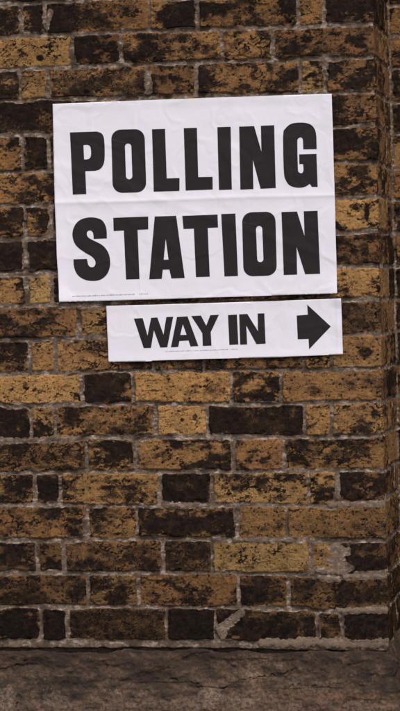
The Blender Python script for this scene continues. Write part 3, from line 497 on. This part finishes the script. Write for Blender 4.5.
def make_relief(kind, outline):
    xs = [p[0] for p in outline]; zs = [p[1] for p in outline]
    X0, X1, Z0, Z1 = min(xs), max(xs), min(zs), max(zs)
    def fn(P):
        x, z = P[:, 0], P[:, 2]
        b = .0047 + (fbm(x, z, .16, 3, 401 + kind) - .5) * .0034 + (fbm(x, z, .06, 2, 411 + kind) - .5) * .0014
        # creases from crumpling
        a = fbm(x, z, .085, 3, 421 + kind, .5); b += .0004 * sstep(.05, 0, np.abs(a - .5)) - .0003 * sstep(.05, 0, np.abs(a - .60))
        eu = np.minimum(x - X0, X1 - x); ev = np.minimum(z - Z0, Z1 - z)
        b += .0022 * sstep(.03, 0, eu) * fbm(x, z, .09, 2, 431 + kind) + .0018 * sstep(.025, 0, ev) * fbm(x, z, .08, 2, 441 + kind)
        if kind == 0:
            fz = np.interp(x, [p[0] for p in SIGN['fold']], [p[1] for p in SIGN['fold']])
            q = z - fz
            b += .0023 * np.exp(-np.abs(q) / .016) - .0010 * sstep(.05, 0, np.abs(q))
            b += .0008 * np.exp(-np.abs(q + .001) / .0024)
            # lifting corners and soft diagonal buckles
            c = np.hypot(x - X1, z - Z0); b += .0045 * sstep(.06, 0, c)
            c = np.hypot(x - X0, z - Z0); b += .0030 * sstep(.05, 0, c)
            t = (x - X0) * .35 + (z - Z1) * .94 + .12; b += .0006 * np.exp(-(t / .009) ** 2)
            t = (x - X1) * -.5 + (z - Z0) * .86 - .05; b += .0005 * np.exp(-(t / .009) ** 2) * sstep(.2, 0, np.abs(x - X1))
        else:
            c = np.hypot(x - X1, z - Z1); b += .0035 * sstep(.03, 0, c)
            t = x - X1 + .010; b += .0006 * np.exp(-(t / .002) ** 2)
        return b
    return fn

def build_sheet(name, outline, relief, m, parent, step=.003):
    xs = [p[0] for p in outline]; zs = [p[1] for p in outline]
    bounds = (min(xs) + .0031, max(xs), min(zs) + .0031, max(zs))
    n = []
    for i in range(len(outline)):     # paper edges never quite straight
        a, b = outline[i], outline[(i + 1) % len(outline)]
        k = max(1, int(math.dist(a, b) / .012))
        for j in range(k):
            t = j / k; jx = (_fb(a[0] + t, a[1], .3, 2, 7) - .5) * .0006 if j else 0
            n.append((a[0] + (b[0] - a[0]) * t + jx, a[1] + (b[1] - a[1]) * t + jx))
    bm = flat_shape([[n]], bounds, step)
    P = np.array([v.co[:] for v in bm.verts]); h = relief(P)
    for v, q in zip(bm.verts, h): v.co.y = -q
    bmesh.ops.recalc_face_normals(bm, faces=bm.faces)
    for f in bm.faces:
        f.smooth = True
        if f.normal.y > 0: f.normal_flip()
    # thickness
    r = bmesh.ops.extrude_face_region(bm, geom=bm.faces[:])
    back = [g for g in r['geom'] if isinstance(g, bmesh.types.BMVert)]
    for v in back: v.co.y -= .00025
    bmesh.ops.recalc_face_normals(bm, faces=bm.faces)
    me = bpy.data.meshes.new(name); bm.to_mesh(me); bm.free()
    return link_mesh(name, me, m, parent)

def build_print(name, groups, outline, relief, m, parent, lift=.00025 + .00035, step=.003):
    xs = [p[0] for p in outline]; zs = [p[1] for p in outline]
    bm = flat_shape(groups, (min(xs) + .0031, max(xs), min(zs) + .0031, max(zs)), step)
    P = np.array([v.co[:] for v in bm.verts]); h = relief(P)
    for v, q in zip(bm.verts, h): v.co.y = -(q + lift)
    for f in bm.faces:
        f.smooth = True
    bm.normal_update()
    for f in bm.faces:
        if f.normal.y > 0: f.normal_flip()
    me = bpy.data.meshes.new(name); bm.to_mesh(me); bm.free()
    return link_mesh(name, me, m, parent)

def small_print(p0, p1, hgt, gaps):
    """the printer's line, too small to read: ticks the size of its letters"""
    g = []; L = math.dist(p0, p1); ux, uz = (p1[0] - p0[0]) / L, (p1[1] - p0[1]) / L
    t = 0; rr = random.Random(3)
    while t < L:
        if any(a * L < t < b * L for a, b in gaps): t += .004; continue
        for _ in range(rr.randint(2, 8)):
            w_ = rr.uniform(.0006, .0012); hh = hgt * rr.choice((.7, .7, 1.))
            x, z = p0[0] + ux * t, p0[1] + uz * t
            g.append([[(x, z), (x + ux * w_, z + uz * w_), (x + ux * w_ - uz * hh, z + uz * w_ + hh), (x - uz * hh, z + hh)]])
            t += w_ + .0005
            if t > L: break
        t += rr.uniform(.001, .0018)
    return g

def holes(groups): return [[[tuple(p) for p in l] for l in g] for g in groups]

po = SIGN['poster']; rel = make_relief(0, po)
cx = sum(p[0] for p in po) / len(po); cz = min(p[1] for p in po)
notice = empty('polling_station_notice', (cx, -.003, cz))
tag(notice, 'large creased white paper notice reading POLLING STATION pasted on the brick wall', 'notice')
build_sheet('sheet', po, rel, M_PAPER, notice)
build_print('lettering', holes(SIGN['polling']), po, rel, M_INK, notice)
build_print('lettering', holes(SIGN['station']), po, rel, M_INK, notice)
build_print('small_print', small_print(*SIGN['imprint1'], .0026, [(.83, .88)]), po, rel, M_IMPRINT, notice)

wo = SIGN['wayin']; rel2 = make_relief(1, wo)
cx = sum(p[0] for p in wo) / len(wo); cz = min(p[1] for p in wo)
way = empty('way_in_sign', (cx, -.003, cz))
tag(way, 'narrow white paper sign reading WAY IN with a black arrow, under the larger notice', 'sign')
build_sheet('sheet', wo, rel2, M_PAPER, way)
build_print('lettering', holes(SIGN['way']), wo, rel2, M_INK, way)
build_print('arrow', holes(SIGN['arrow']), wo, rel2, M_INK, way)
build_print('small_print', small_print(*SIGN['imprint2'], .0018, [(.86, .9)]), wo, rel2, M_IMPRINT, way)

# ------------------------------------------------------------------ the ground
me = bpy.data.meshes.new('pavement')
me.from_pydata([(-150, -150, 0), (150, -150, 0), (150, 150, 0), (-150, 150, 0)], [], [(0, 1, 2, 3)])
tag(link_mesh('pavement', me, M_PAVE), 'grey paved footway along the foot of the wall', 'pavement', kind='structure')

# ------------------------------------------------------------------ daylight
SUN_EL, SUN_AZ = math.radians(52), math.radians(24)      # azimuth from the wall's normal, towards the right
world = bpy.data.worlds.new('World'); sc.world = world; world.use_nodes = True
nt = world.node_tree; nt.nodes.clear()
sky = nt.nodes.new('ShaderNodeTexSky'); sky.sky_type = 'NISHITA'; sky.sun_disc = False
sky.sun_elevation = SUN_EL
to_sun = Vector((math.sin(SUN_AZ) * math.cos(SUN_EL), -math.cos(SUN_AZ) * math.cos(SUN_EL), math.sin(SUN_EL)))
sky.sun_rotation = math.atan2(to_sun.x, to_sun.y)
sky.air_density = 1.0; sky.dust_density = 4.0; sky.ozone_density = 1.0
bg = nt.nodes.new('ShaderNodeBackground'); bg.inputs[1].default_value = .10
wo_ = nt.nodes.new('ShaderNodeOutputWorld')
nt.links.new(sky.outputs[0], bg.inputs[0]); nt.links.new(bg.outputs[0], wo_.inputs[0])
ld = bpy.data.lights.new('sun', 'SUN'); ld.energy = 1.5; ld.angle = math.radians(24); ld.color = (1, .965, .92)
lo = bpy.data.objects.new('sun', ld); COL.objects.link(lo)
lo.rotation_euler = (-to_sun).to_track_quat('-Z', 'Y').to_euler()

# ------------------------------------------------------------------ camera
yaw, pitch, roll = map(math.radians, CAM_ANGLES)
cd = bpy.data.cameras.new('camera'); cam = bpy.data.objects.new('camera', cd); COL.objects.link(cam)
F = Vector((-math.sin(yaw) * math.cos(pitch), math.cos(yaw) * math.cos(pitch), math.sin(pitch)))
R0 = F.cross(Vector((0, 0, 1))).normalized(); U0 = R0.cross(F)
R = R0 * math.cos(-roll) + U0 * math.sin(-roll); U = -R0 * math.sin(-roll) + U0 * math.cos(-roll)
mat = Matrix((R, U, -F)).transposed().to_4x4(); mat.translation = Vector(CAM_LOC)
cam.matrix_world = mat
cd.sensor_fit = 'VERTICAL'; cd.sensor_height = 24; cd.lens = 2750 / 711 * 24
cd.clip_start = .1; cd.clip_end = 500
sc.camera = cam

sc.render.engine = 'CYCLES'
sc.cycles.filter_width = 1.55
vs = sc.view_settings
vs.view_transform = 'Standard'; vs.look = 'None'; vs.exposure = 0.38; vs.gamma = 1; vs.use_curve_mapping = False
